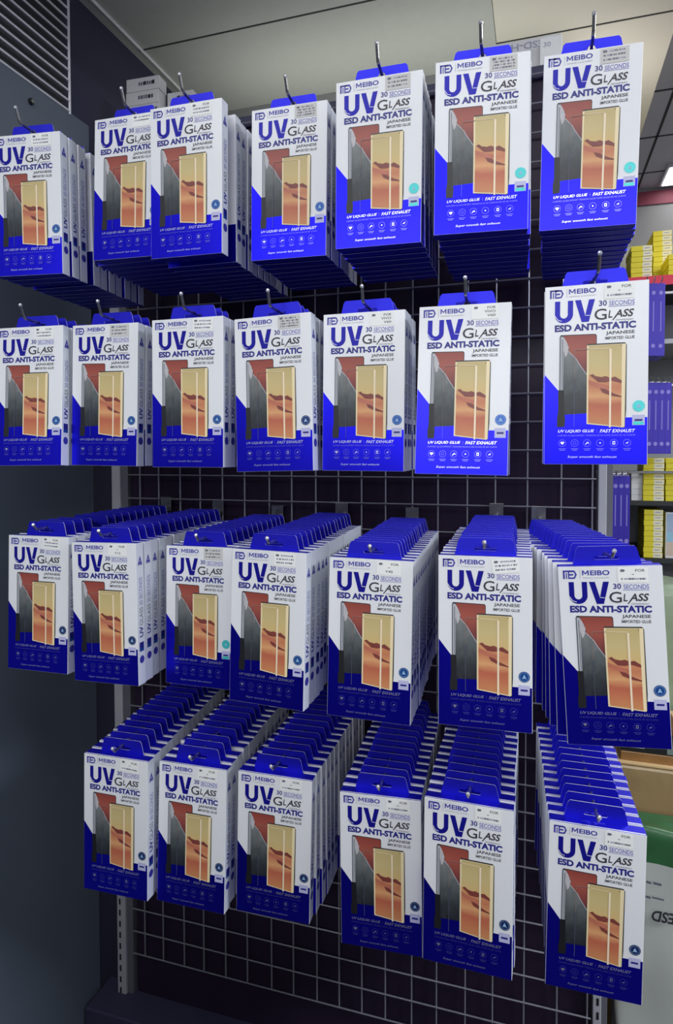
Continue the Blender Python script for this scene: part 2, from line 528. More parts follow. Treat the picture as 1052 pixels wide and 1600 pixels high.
def side_print(mb, sgn, blue_low):
    """print on the right side (sgn=1) or the left side (sgn=-1) panel"""
    x = sgn * (W / 2)

    def P(a, v, lay):            # a: 0 at the front edge .. 1 at the back edge
        return (x + sgn * L1 * lay, a * D, -v * H)

    def q(pts, m, lay):
        pp = [P(a, v, lay) for a, v in pts]
        mb.poly(pp if sgn < 0 else list(reversed(pp)), m)

    if sgn > 0:
        q([(0.22, 0.150), (0.50, 0.092), (0.78, 0.150)], INK_LOGO, 2)
        q([(0.44, 0.136), (0.50, 0.118), (0.56, 0.136)], SIDEW, 3)
        q([(0.20, 0.152), (0.80, 0.152), (0.80, 0.157), (0.20, 0.157)], INK_LOGO, 2)
        for s, va, vb, a0, a1, m, bold in (('UV', 0.665, 0.590, 0.28, 0.74, INK_BLUE, 0.03), ('GLASS', 0.582, 0.455, 0.30, 0.74, INK_MID, 0.0),
                                           ('30 SECONDS', 0.440, 0.245, 0.32, 0.74, INK_LILAC, 0.0)):
            vs, fs = text_mesh(s, bold)
            mb.add([P(a1 + (a0 - a1) * y, va + (vb - va) * xx, 2) for xx, y in vs], fs, m)
        q([(0.22, 0.700), (0.78, 0.700), (0.78, 0.742), (0.22, 0.742)], INK_BLUE, 2)
        q([(0.22, 0.742), (0.78, 0.742), (0.78, 0.765), (0.22, 0.765)], BADGE_B, 2)
        n = 16
        q([(0.5 + 0.30 * math.cos(2 * math.pi * k / n), 0.822 + 0.30 * D / H * math.sin(2 * math.pi * k / n)) for k in range(n)], INK_LOGO, 2)
        if blue_low:
            q([(0.03, 0.742), (0.97, 0.742), (0.97, 0.996), (0.03, 0.996)], BLUE, 1)
    else:
        q([(0.03, 0.494), (0.97, 0.494), (0.97, 0.996), (0.03, 0.996)], BLUE, 1)


def carton_mesh(name, blue_low):
    mb = MB()
    mb.box(-W / 2, W / 2, 0, D, -H, 0, EDGE, 0.0006,
           {'-y': WHITE, '+x': SIDEW, '-x': SIDEW, '+z': BLUET, '-z': BLUET, '+y': BLUET})
    # pale glued lip along the front of the top flap
    mb.poly([(-W / 2 + 0.001, 0.0010, L1), (W / 2 - 0.001, 0.0010, L1), (W / 2 - 0.001, 0.0030, L1), (-W / 2 + 0.001, 0.0030, L1)], EDGE)
    front_print(Face(mb))
    side_print(mb, 1, blue_low)
    side_print(mb, -1, blue_low)
    return mb.mesh(name)


def tab_mesh():
    """trapezoid hanging tab with a euro slot cut through it"""
    y0, y1 = D - 0.0009, D - 0.0001
    top, base, bot = 0.0315, 0.037, -0.004
    bot = 0.0
    # right half outline (x >= 0), outer from the bottom centre to the top centre
    outer = [(0, bot), (base, bot), (top + 0.0012, TAB_H - 0.0028), (top - 0.0012, TAB_H), (0, TAB_H)]
    hs = [(0, 0.0048), (0.0118, 0.0048)] + [(0.0118 + 0.0019 * math.cos(R(a)), 0.0067 + 0.0019 * math.sin(R(a))) for a in (-60, -20, 20, 60)] + \
         [(0.0118, 0.0086), (0.0052, 0.0088)] + [(0.0046 * math.cos(R(a)), 0.0094 + 0.0046 * math.sin(R(a))) for a in (10, 35, 60, 90)]
    mb = MB()
    for sx in (1, -1):
        ring = [(sx * x, z) for x, z in outer] + [(sx * x, z) for x, z in reversed(hs)]
        fr = [(x, y0, z) for x, z in ring]
        bk = [(x, y1, z) for x, z in ring]
        mb.poly(fr if sx > 0 else list(reversed(fr)), BLUET)
        mb.poly(list(reversed(bk)) if sx > 0 else bk, BLUET)
        for a, b in zip(outer, outer[1:]):
            p = [(sx * a[0], y0, a[1]), (sx * b[0], y0, b[1]), (sx * b[0], y1, b[1]), (sx * a[0], y1, a[1])]
            mb.poly(p if sx < 0 else list(reversed(p)), EDGE)
        for a, b in zip(hs, hs[1:]):
            p = [(sx * a[0], y0, a[1]), (sx * b[0], y0, b[1]), (sx * b[0], y1, b[1]), (sx * a[0], y1, a[1])]
            mb.poly(p if sx > 0 else list(reversed(p)), EDGE)
    return mb.mesh('hang_tab')


def badge_mesh(m):
    mb = MB()
    fc = Face(mb)
    fc.disc(0.915, 0.681, 0.0064, m, 3, 26)
    fc.disc(0.915, 0.681, 0.0053, BADGE_I, 4, 26, inner=0.0050)
    fc.poly([(0.893, 0.693), (0.905, 0.676), (0.915, 0.667), (0.926, 0.679), (0.938, 0.693), (0.921, 0.689), (0.910, 0.690)], BADGE_I, 5)
    fc.rect(0.855, 0.729, 0.972, 0.785, TAGMAT, 3)
    fc.rect(0.878, 0.752, 0.950, 0.763, INK_BLUE, 4)
    if m is BADGE_T:
        fc.rect(0.865, 0.766, 0.962, 0.783, BADGE_T, 4)
    return mb.mesh('foil_badge')


def sticker_mesh(kind, lines, tilt, du=0.0, dv=0.0):
    """model sticker at the top right corner; text lines, None draws a line too blurred to read"""
    mb = MB()
    fc = Face(mb)
    u0, v0, u1, v1 = 0.580 + du, 0.008 + dv, 0.866 + du, 0.092 + dv
    if kind == 'low':
        v1 = 0.082
    cu, cv = (u0 + u1) / 2, (v0 + v1) / 2
    ct, st = math.cos(R(tilt)), math.sin(R(tilt))

    def T(u, v):
        x, y = (u - cu) * W, (v - cv) * H
        return (cu + (x * ct - y * st) / W, cv + (x * st + y * ct) / H)

    paper = STICK_G if kind == 'grey' else STICK
    fc.poly([T(u0, v0), T(u1, v0), T(u1, v1), T(u0, v1)], paper, 4)
    fc.poly([T(u0 + 0.025, v0 + 0.010), T(u0 + 0.058, v0 + 0.010), T(u0 + 0.070, v0 + 0.016), T(u0 + 0.058, v0 + 0.024), T(u0 + 0.025, v0 + 0.024)], INK_MID, 5)
    rnd = random.Random(str(lines) + kind)
    n = len(lines)
    for k, ln in enumerate(lines):
        va = v0 + 0.010 + k * (v1 - v0 - 0.016) / max(n, 3)
        vb = va + 0.0145
        if ln is None:
            u = u0 + (0.09 if k == 0 else 0.03)
            end = u1 - 0.02 - rnd.random() * 0.03
            while u < end:
                w = 0.010 + rnd.random() * 0.016
                e = min(u + w, end)
                fc.poly([T(u, va + 0.002 + 0.003 * rnd.random()), T(e, va + 0.002), T(e, vb - 0.002), T(u, vb - 0.002 - 0.003 * rnd.random())], INK_PALE if rnd.random() < 0.45 else INK_MID, 5)
                u = e + (0.004 if rnd.random() < 0.7 else 0.012)
        else:
            if ln == '-':
                fc.poly([T(cu - 0.012, va + 0.004), T(cu + 0.010, va + 0.004), T(cu + 0.010, va + 0.008), T(cu - 0.012, va + 0.008)], INK_MID, 5)
                continue
            wd = 0.030 * len(ln)
            ux = (u1 - 0.03 - wd) if (k == 0 or kind == 'right') else cu - wd / 2
            vs, fs = text_mesh(ln, 0.01)
            out = []
            for x, y in vs:
                uu, vv = T(ux + wd * x, vb + (va - vb) * y)
                out.append(fc.p(uu, vv, 5))
            mb.add(out, fs, INK_GREY)
    return mb.mesh('model_sticker')


CARTON = carton_mesh('carton', False)
CARTON_B = carton_mesh('carton', True)
TAB = tab_mesh()
BADGES = {'b': badge_mesh(BADGE_B), 'n': badge_mesh(BADGE_N), 't': badge_mesh(BADGE_T)}  # teal and navy copies put the foil's shimmer into the badge colour

# where each stack's front box hangs: top middle of its face (x, y, z from eye level), yaw, roll, tilt in degrees
POSE = {
    (1, 1): (-0.7264, -0.4043, 0.4729, 7.70, -0.07, 0.94),
    (1, 2): (-0.5732, -0.3735, 0.4911, 1.00, -0.79, -1.00),
    (1, 3): (-0.4647, -0.3964, 0.4789, 0.41, -0.56, 0.49),
    (1, 4): (-0.3293, -0.3554, 0.4756, 0.68, -0.87, 0.63),
    (1, 5): (-0.1931, -0.3988, 0.4671, 0.27, -0.74, 1.46),
    (1, 6): (-0.0677, -0.3950, 0.4704, 3.88, -0.46, -0.20),
    (1, 7): (0.0571, -0.3557, 0.4791, 0.81, -1.11, 2.76),
    (2, 1): (-0.7213, -0.4081, 0.1894, 6.19, 0.56, -3.33),
    (2, 2): (-0.6033, -0.3904, 0.1895, 1.35, -0.67, -1.02),
    (2, 3): (-0.4646, -0.3975, 0.1879, 0.68, -0.02, -0.53),
    (2, 4): (-0.3389, -0.3959, 0.1832, -0.94, 1.35, -1.22),
    (2, 5): (-0.2182, -0.3772, 0.1838, -1.10, -0.24, -1.11),
    (2, 6): (-0.0873, -0.3941, 0.1806, -0.62, -0.75, -4.24),
    (2, 7): (0.0603, -0.3963, 0.1935, -1.32, 0.01, -0.88),
    (3, 1): (-0.7268, -0.3918, -0.1235, 0.75, 0.09, -1.81),
    (3, 2): (-0.6050, -0.3988, -0.1281, 0.30, 1.09, -0.45),
    (3, 3): (-0.4776, -0.3477, -0.1354, -1.31, 0.46, -2.05),
    (3, 4): (-0.3422, -0.4031, -0.1279, -3.71, -0.55, -1.94),
    (3, 5): (-0.2045, -0.3949, -0.1339, -0.44, -0.48, -2.02),
    (3, 6): (-0.0614, -0.4040, -0.1225, 1.41, 0.39, -2.25),
    (3, 7): (0.0761, -0.4074, -0.1268, 1.80, 3.57, 0.08),
    (4, 1): (-0.6011, -0.3814, -0.4523, 1.23, 0.13, -1.56),
    (4, 2): (-0.4829, -0.3615, -0.4570, 1.05, -0.03, -2.92),
    (4, 3): (-0.3528, -0.3605, -0.4536, 3.48, -1.42, 0.41),
    (4, 4): (-0.1993, -0.3666, -0.4552, 2.56, 0.91, -1.25),
    (4, 5): (-0.0813, -0.3856, -0.4364, -1.11, -0.08, -2.34),
    (4, 6): (0.0705, -0.3668, -0.4511, 1.82, -1.03, -0.51),
}
# boxes per stack, sideways drift of the hook's wall end, spacing
COUNT = {1: [10, 10, 11, 8, 8, 10, 11], 2: [4, 3, 3, 4, 4, 2, 2], 3: [14, 15, 13, 15, 15, 14, 14], 4: [15, 14, 14, 14, 15, 14]}
DRIFT = {(1, 2): -0.03, (3, 7): -0.085, (4, 1): -0.045, (4, 2): -0.03, (3, 6): -0.01, (4, 5): -0.005, (4, 3): -0.005, (1, 6): -0.005, (1, 7): 0.0}
PITCH = {1: 0.0222, 2: 0.0222, 3: 0.0218, 4: 0.0211}
GAPS = {(3, 1): {4: 0.022}, (1, 3): {1: 0.022}, (1, 1): {3: 0.008}, (4, 2): {3: 0.006}, (2, 1): {3: 0.006}}
BADGE_OF = {(1, 5): 't', (1, 6): 't', (1, 7): 't', (2, 7): 't', (3, 1): 'n', (3, 2): 'n', (3, 4): 'b', (4, 1): 'n', (4, 2): 'n', (4, 3): 'n',
            (4, 4): 'n', (4, 5): 'n', (4, 6): 'n', (3, 3): 't', (2, 4): 'n'}
SIDE_BLUE = {(1, 5), (1, 6), (1, 7), (2, 6), (2, 7)}
STICKERS = {
    (1, 1): ('std', ['FOR', None, None], 0), (1, 2): ('std', [None, None], 0), (1, 3): ('std', ['FOR', None, None], 0),
    (1, 4): ('grey', [None, None, None, None], 0), (1, 5): ('grey', [None, None, None], 0), (1, 6): ('grey', [None, None, None, None], 0),
    (1, 7): ('grey', [None, None, None], 0), (2, 1): ('right', ['FOR', None, None], 0), (2, 2): ('grey', [None, None, None], 0),
    (2, 3): ('std', [None, None, None], 2), (2, 4): ('grey', [None, None, None, None], 0), (2, 5): ('right', ['FOR', 'VIVO', 'V60'], 0),
    (2, 6): ('right', ['FOR', 'VIVO', 'V60'], 0), (2, 7): ('std', ['FOR', '-', None], 0), (3, 1): ('std', ['FOR', None, None], 3),
    (3, 2): ('std', ['FOR', '-', 'Y12'], 0), (3, 3): ('grey', [None, None, None], 0), (3, 4): ('std', [None, None, None], 0),
    (3, 5): ('std', ['FOR', '-', 'Y4S'], 0), (3, 6): ('std', [None, None, None], -6), (3, 7): ('std', ['FOR', '-', None], 0),
    (4, 1): ('std', ['FOR', '-', None], 3), (4, 2): ('std', ['FOR', '-', None], 0), (4, 3): ('std', ['FOR', '-', None], 0),
    (4, 4): ('std', ['FOR', '-', None], 0), (4, 5): ('std', ['FOR', '-', None], 0), (4, 6): ('std', ['FOR', '-', None], 0),
}
ORD = ['', 'first', 'second', 'third', 'fourth', 'fifth', 'sixth', 'seventh', 'eighth', 'ninth', 'tenth', 'eleventh', 'twelfth', 'thirteenth',
       'fourteenth', 'fifteenth', 'sixteenth']
ROWN = {1: 'top row', 2: 'second row', 3: 'third row', 4: 'bottom row'}

# ------------------------------------------------------------------ room shell
mb = MB()
mb.box(-3.0, 4.0, -6.5, 4.0, -0.06, 0.0, FLOORM)
struct(mb.build('floor'))
CZ = EYE + 0.975
# lowered boards over the rack
mb = MB()
mb.box(-0.97, -0.105, -0.6, 0.50, CZ, CZ + 0.04, CEIL)
mb.box(-0.93, -0.105, 0.185, 0.1885, CZ - 0.0012, CZ + 0.001, SEAM)
struct(mb.build('ceiling'))
mb = MB()
mb.box(-0.104, 0.29, -0.6, 1.6, CZ + 0.002, CZ + 0.04, CEIL_B)
mb.box(-0.104, 0.29, 0.42, 0.424, CZ + 0.0008, CZ + 0.003, SEAM)
struct(mb.build('ceiling'))
# higher tiled ceiling of the shop beyond
mb = MB()
HZ = EYE + 1.60
mb.box(-3.0, 4.0, -6.5, 4.0, HZ, HZ + 0.05, CEIL_D)
for k in range(9):
    y = 0.2 + k * 0.45
    mb.box(0.2, 4.0, y, y + 0.012, HZ - 0.002, HZ + 0.001, SEAM)
for k in range(5):
    x = 0.55 + k * 0.9
    mb.box(x, x + 0.012, -0.6, 4.0, HZ - 0.002, HZ + 0.001, SEAM)
struct(mb.build('ceiling'))
# walls
mb = MB()
mb.box(-1.00, -0.95, -0.9, 0.50, 0, CZ + 0.05, NAVYW)
struct(mb.build('wall_left'))
mb = MB()
mb.box(-0.949, -0.93, -1.15, 0.0, 0, EYE + 0.707, SLATE, 0.002)
o = struct(mb.build('wall_side_panel'))
o.name = 'wall_left_panel'
mb = MB()
mb.box(-1.0, 0.06, 0.50, 0.53, 0, CZ + 0.05, WALLG)
struct(mb.build('wall_back'))
mb = MB()
mb.box(-3.0, 4.0, 3.15, 3.2, 0, HZ, WALLG)
mb.box(-3.0, 4.0, 3.14, 3.151, EYE + 1.50, EYE + 1.58, MAROON)
struct(mb.build('wall_far'))
mb = MB()  # unseen wall, pale above and dark below to shape the foil's reflections
mb.box(-3.0, 4.0, -6.25, -6.2, 1.15, HZ, mat('white_aisle_wall', rgb(214, 216, 222), 0.6))
mb.box(-3.0, 4.0, -6.25, -6.2, 0.0, 1.15, mat('dark_reflection_base', rgb(44, 44, 52), 0.5))
struct(mb.build('wall_rear'))
mb = MB()  # unseen gondola added behind the camera to keep lamp light off lower rows
mb.box(-2.2, 2.4, -2.35, -1.9, 0.0, 1.42, mat('grey_blocker_panel', rgb(96, 98, 108), 0.5))
struct(mb.build('aisle_light_blocker'))
# light trim strip along the ceiling board beside the left wall
mb = MB()
mb.tube([Vector((-0.920, -0.55, CZ - 0.003)), Vector((-0.920, 0.49, CZ - 0.003))], 0.0035, RODW)
struct(mb.build('trim_1'))

# ------------------------------------------------------------------ rack that carries everything
rack = empty('display_rack', (0, 0.02, 0))
tag(rack, 'dark shop rack with black back board and grey posts behind the hanging boxes', 'rack')
YO = -0.02
RT = EYE + 0.675


def part(mbx, name, parent):
    o = mbx.build(name, parent)
    return o


mb = MB()
mb.box(-0.84, 0.095, 0.012 + YO, 0.028 + YO, 0.03, RT - 0.02, BOARD)
part(mb, 'back_board', rack)
mb = MB()
mb.box(-0.925, 0.118, 0.006 + YO, 0.44 + YO, RT - 0.022, RT, NAVYW, 0.002)
part(mb, 'top_shelf', rack)
for x0, x1, nm in ((-0.882, -0.845, 'post'), (0.097, 0.121, 'post')):
    mb = MB()
    xm = x0 + (x1 - x0) * 0.58
    mb.box(x0, xm, -0.004 + YO, 0.032 + YO, 0, RT - 0.022, POST, 0.0015)
    mb.box(xm, x1, 0.002 + YO, 0.032 + YO, 0, RT - 0.022, POST2, 0.001)
    z = 0.06
    while z < EYE - 0.66:
        mb.box(x0 + 0.006, x0 + 0.010, -0.0046 + YO, -0.0038 + YO, z, z + 0.013, POSTD)
        z += 0.025
    part(mb, nm, rack)
mb = MB()
mb.box(-0.925, 0.118, -0.06 + YO, 0.03 + YO, 0.0, 0.16, NAVYW, 0.003)
part(mb, 'base_plinth', rack)

# wire grid in front of the board
GX = [-0.8138, -0.768, -0.7167, -0.6699, -0.6186, -0.5689, -0.5146, -0.4668, -0.4164, -0.37, -0.3237, -0.2767, -0.2252, -0.1778, -0.1244, -0.0748, -0.0195, 0.0372, 0.088]
GZ = [EYE - 0.0433 - 0.05 * m for m in range(-14, 22)]
grid = empty('wire_grid_panel', (0, 0, 0))
tag(grid, 'grey wire grid panel mounted on the black board of the rack', 'wire grid')
mb = MB()
for x in GX:
    mb.tube([(x, 0.0008, GZ[-1]), (x, 0.0008, GZ[0])], 0.0017, WIRE, 6)
part(mb, 'upright_wires', grid)
mb = MB()
for z in GZ:
    mb.tube([(-0.842, -0.0018, z), (0.094, -0.0018, z)], 0.0016, WIRE, 6)
part(mb, 'cross_wires', grid)

# ------------------------------------------------------------------ hooks and stacks
hook_of = {}


def make_hook(row, c, P0, Pw, n):
    root = empty('display_hook', Pw)
    tag(root, f'steel wire hook holding the {ORD[c]} stack from the left in the {ROWN[row]}', 'hook', 'wire display hooks on the grid')
    d = (P0 - Pw).normalized()
    tip = P0 + d * (0.024 if row < 3 else 0.020)
    pts = [Vector((0, -0.004, 0)), d * 0.01]
    a = tip - Pw
    pts += [a - d * 0.002]
    upd = Vector((0, 0, 1))
    bend = R(66) if row < 3 else R(48)
    for k in range(1, 5):
        t = k / 4 * bend
        pts.append(a + d * 0.006 * math.sin(t) + upd * 0.006 * (1 - math.cos(t)))
    dd = (d * math.cos(bend) + upd * math.sin(bend))
    pts.append(pts[-1] + dd * (0.016 if row < 3 else 0.008))
    mb = MB()
    mb.tube(pts, 0.0020, STEEL, 8)
    bm = bmesh.new()
    bmesh.ops.create_uvsphere(bm, u_segments=10, v_segments=6, radius=0.0027)
    mb.add([v.co + pts[-1] for v in bm.verts], [[v.index for v in f.verts] for f in bm.faces], TIPM)  # pale ball added in place of the tip's bright glint
    bm.free()
    mb.build('wire', root)
    mb = MB()
    mb.box(-0.0125, 0.0125, -0.0065, -0.0038, -0.008, 0.022, STEEL, 0.001)
    mb.box(-0.0125, 0.0125, -0.0065, 0.003, 0.0195, 0.022, STEEL, 0.0008)
    mb.build('back_plate', root)
    return root


def make_box(row, c, k, M, front):
    root = empty('screen_protector_box')
    root.matrix_world = M
    if front:
        lab = f'white and blue screen protector box at the front of the {ORD[c]} stack, {ROWN[row]}'
    else:
        lab = f'blue-tabbed screen protector box, {ORD[k + 1]} from the front, {ORD[c]} stack, {ROWN[row]}'
    tag(root, lab, 'box', f'screen protector boxes hanging in the {ROWN[row]}')
    for nm, me in (('carton', CARTON_B if (row, c) in SIDE_BLUE else CARTON), ('hang_tab', TAB)):
        o = bpy.data.objects.new(nm, me)
        COL.objects.link(o)
        o.parent = root
    if front:
        o = bpy.data.objects.new('foil_badge', BADGES[BADGE_OF.get((row, c), 'b')])
        COL.objects.link(o)
        o.parent = root
        kd, ln, tl = STICKERS[(row, c)]
        o = bpy.data.objects.new('model_sticker', sticker_mesh(kd, ln, tl))
        COL.objects.link(o)
        o.parent = root
    return root


for (row, c), (x, y, z, a, r, p) in POSE.items():
    rot0 = Matrix.Rotation(R(a), 4, 'Z') @ Matrix.Rotation(R(p), 4, 'X') @ Matrix.Rotation(-R(r), 4, 'Y')
    M0 = Matrix.Translation((x, y, EYE + z)) @ rot0
    hole = Vector((0, D, HOLE_Z))
    P0 = M0 @ hole
    drift = DRIFT.get((row, c), -0.02)
    Pw = Vector((P0.x + drift * (-P0.y) / 0.37, 0.0, P0.z + 0.002))
    if (row, c) == (3, 7):
        Pw.x = P0.x - 0.075
    rnd = random.Random(row * 100 + c)
    n = COUNT[row][c - 1]
    make_hook(row, c, P0, Pw, n)
    run = 0.0
    length = (P0 - Pw).length
    for k in range(n):
        if k == 0:
            make_box(row, c, 0, M0, True)
            continue
        run += PITCH[row] + rnd.uniform(-0.0004, 0.0010) + GAPS.get((row, c), {}).get(k, 0.0)
        if run > length - 0.012:
            break
        Pk = P0 + (Pw - P0) * (run / length) + Vector((rnd.uniform(-0.0012, 0.0012), 0, 0))
        if (row, c) == (1, 2):
            Pk.x -= 0.010
        fr = math.exp(-k * 0.6)
        aa = a * (0.6 + 0.4 * fr) + rnd.uniform(-0.3, 0.3)
        rr = r * fr + rnd.uniform(-0.45, 0.45)
        pp = p
        Rk = Matrix.Rotation(R(aa), 4, 'Z') @ Matrix.Rotation(R(pp), 4, 'X') @ Matrix.Rotation(-R(rr), 4, 'Y')
        Mk = Matrix.Translation(Pk) @ Rk @ Matrix.Translation(-hole)
        make_box(row, c, k, Mk, False)

# ------------------------------------------------------------------ white rod grille on the left wall
d_ = fwd * F_PX + rgt * (108 - PX) - upv * (175 - PY)
ge = -0.93 / d_.x
gr = empty('rod_grille', (-0.93, -CAM_D + d_.y * ge, EYE + d_.z * ge))
tag(gr, 'white metal rod grille on the upper left wall above the slate panel', 'grille')
mb = MB()
mb.box(-0.018, -0.012, -1.05, -0.002, 0.0, 0.262, GRILB)
mb.build('dark_backing', gr)
for k in range(13):
    mb = MB()
    mb.tube([(0, -1.05, 0.002 + 0.0207 * k), (0, 0, 0.002 + 0.0207 * k)], 0.0024, RODW, 6)
    mb.build('rod', gr)
mb = MB()
mb.tube([(0, 0.002, -0.004), (0, 0.002, 0.258)], 0.0026, RODW, 6)
mb.build('end_rod', gr)
mb = MB()
mb.tube([(-0.9305, 0, 0), (-0.926, 0, 0)], 0.006, POSTD, 14)
mb.tube([(-0.9265, 0, 0), (-0.924, 0, 0)], 0.0035, STEEL, 12)
o = mb.build('panel_bolt')
o.location = (0, -0.17, EYE + 0.672)
tag(o, 'small round bolt near the top edge of the slate side panel', 'bolt')

# ------------------------------------------------------------------ white boxes on the top of the rack
SHB = mat('white_small_carton', rgb(222, 222, 222), 0.5, noise_amt=0.04, noise_scale=30)


def small_carton(loc, sx, sy, sz, rz, label, group, seed):
    mb = MB()
    mb.box(-sx / 2, sx / 2, -sy / 2, sy / 2, 0, sz, SHB, 0.0012)
    rnd = random.Random(seed)
    x = -sx * 0.12
    while x < sx * 0.34:
        w = 0.003 + rnd.random() * 0.005
        mb.poly([(x, -sy / 2 - 0.0002, sz * 0.40), (x + w, -sy / 2 - 0.0002, sz * 0.40), (x + w, -sy / 2 - 0.0002, sz * (0.62 + 0.1 * rnd.random())),
                 (x, -sy / 2 - 0.0002, sz * 0.66)], INK_MID if rnd.random() < 0.6 else INK_GREY)
        x += w + 0.0015
    o = mb.build('small_carton')
    o.location = loc
    o.rotation_euler = (0, 0, R(rz))
    return tag(o, label, 'box', group)


names = ['bottom', 'second', 'third', 'fourth', 'topmost']
for k in range(5):
    small_carton((-0.830 + random.uniform(-.0015, .0015), 0.065, RT + 0.0290 * k), 0.080, 0.032, 0.0286, 2.5,
                 f'white small carton, {names[k]} of the taller pile on top of the rack', 'white cartons piled on the rack top', k)
for k in range(4):
    small_carton((-0.752 + random.uniform(-.0015, .0015), 0.095, RT + 0.0290 * k), 0.062, 0.04, 0.0286, 2,
                 f'white small carton, {["bottom", "second", "third", "topmost"][k]} of the shorter pile on top of the rack', 'white cartons piled on the rack top', 20 + k)

mb = MB()
mb.box(-0.126, 0.032, 0.03, 0.16, RT, RT + 0.063, SHB, 0.0015)
vs, fs = text_mesh('ESD-HSI', 0.02)
# lettering is upside down on this box
mb.add([(0.002 - 0.070 * x, 0.0297, RT + 0.057 - 0.012 * y) for x, y in vs], fs, INK_PALE)
o = mb.build('white_carton')
tag(o, 'white carton with upside-down lettering on top of the rack at right', 'box')
mb = MB()
mb.box(-0.004, 0.033, 0.008, 0.029, RT, RT + 0.046, STICK, 0.001)
vs, fs = text_mesh('30', 0.0)
mb.add([(0.002 + 0.012 * x, 0.0077, RT + 0.030 + 0.008 * y) for x, y in vs], fs, INK_PALE)
o = mb.build('small_carton')
tag(o, 'small pale carton standing in front of the white carton on the rack top', 'box')

for nm, x, y, l in (('left', -0.36, 0.36, 0.86),):
    t = empty('added_tube_light', (x, y, RT))  # made-up fixture, out of sight, to go with the ceiling fill
    tag(t, 'added slim tube light, unseen behind the boxes on the rack top', 'lamp')
    mb = MB()
    mb.box(-l / 2, l / 2, -0.025, 0.025, 0.0, 0.022, LAMPF, 0.003)
    mb.build('housing', t)
    mb = MB()
    mb.tube([(-l / 2 + 0.01, 0, 0.028), (l / 2 - 0.01, 0, 0.028)], 0.008, TUBE, 10)
    mb.build('tube', t)

# ------------------------------------------------------------------ shop shelves beyond the rack on the right
YS = 0.85
YELL = mat('yellow_carton', rgb(222, 208, 40), 0.5, noise_amt=0.08, noise_scale=60)
YELW = mat('cream_carton_label', rgb(232, 226, 196), 0.5, noise_amt=0.05, noise_scale=90)
RED = mat('red_shelf_edge', rgb(214, 40, 74), 0.45)
SHD = mat('dark_shelf_metal', rgb(38, 42, 42), 0.5)
SHG = mat('grey_shelf_metal', rgb(180, 182, 184), 0.5)
zz = lambda py: at(1010, py, YS).z
xx = lambda px: at(px, 700, YS).x
unit = empty('shop_shelf_unit', (0.55, YS + 0.2, 0))
tag(unit, 'grey shop shelf unit with a red shelf edge beyond the rack at right', 'shelf unit')


def upart(mb, name):
    o = mb.build(name, unit)
    o.matrix_parent_inverse = Matrix.Translation(-Vector(unit.location))
    return o


mb = MB()
mb.box(0.20, 1.0, YS + 0.36, YS + 0.38, 0, zz(325), SHG)
upart(mb, 'back_panel')
shelf_z = {}
for nm, py, ed, body, dep in (('red', 433, RED, SHD, 0.36), ('glass', 532, SHG, SHG, 0.36), ('dark', 783, SHD, SHD, 0.36), ('low', 872, SHD, SHD, 0.36)):
    z = zz(py)
    shelf_z[nm] = z
    mb = MB()
    t = 0.026 if nm == 'red' else 0.012
    mb.box(0.20, 1.0, YS, YS + dep, z - 0.010, z, body)
    mb.box(0.20, 1.0, YS - 0.004, YS, z - t, z + 0.001, ed)
    upart(mb, 'shelf')
mb = MB()
mb.box(0.185, 0.20, YS, YS + 0.38, 0, zz(330), SHD)
upart(mb, 'end_panel')
mb = MB()
mb.box(1.0, 1.015, YS, YS + 0.38, 0, zz(330), SHD)
upart(mb, 'end_panel')


def ycarton(px0, px1, zb, k, y, hgt, label, split=0.5):
    x0, x1 = at(px0, 700, y).x, at(px1, 700, y).x
    mb = MB()
    w = x1 - x0
    mb.box(-w / 2, w / 2, 0, 0.12, 0.0003, hgt - 0.0003, YELL, 0.0008)
    mb.box(-w / 2 + split * w, w / 2 - 0.001, -0.0003, 0.002, 0.001, hgt - 0.001, YELW)
    mb.box(-w / 2 + split * w + 0.004, w / 2 - 0.006, -0.0006, 0.001, hgt * 0.45, hgt * 0.6, INK_PALE)
    o = mb.build('yellow_carton')
    o.location = ((x0 + x1) / 2 + random.uniform(-.001, .001), y, zb + k * hgt)
    return tag(o, label, 'box', 'yellow cartons on the shop shelves')


SHN = ORD
PILES = [
    (983, 1016, 'red', 0.86, 6, 0.0155, 'nearest pile on the red-edged shelf', 0.55),
    (1017, 1046, 'red', 0.99, 11, 0.0155, 'tall pile further back on the red-edged shelf', 0.5),
    (985, 1003, 'red', 1.02, 9, 0.0155, 'narrow pile at the back of the red-edged shelf', 0.3),
    (1041, 1075, 'red', 0.86, 4, 0.0155, 'low pile at the right of the red-edged shelf', 0.6),
    (1006, 1039, 'dark', 0.86, 8, 0.0155, 'left pile on the dark shelf under the blue boxes', 0.5),
    (1041, 1075, 'dark', 0.86, 8, 0.0155, 'right pile on the dark shelf under the blue boxes', 0.6),
    (1008, 1038, 'low', 0.86, 9, 0.0155, 'pile on the lowest dark shelf', 0.5),
]
for px0, px1, sh, y, n, hg, ds, sp in PILES:
    for k in range(n):
        ycarton(px0, px1, shelf_z[sh], k, y, hg, f'yellow carton, {SHN[k + 1]} from the bottom, {ds}', sp)

SPINE = mat('blue_spine_card', rgb(62, 48, 178), 0.4, 0.2)
SPT = mat('lilac_spine_print', rgb(150, 140, 225), 0.5)


rails = set()


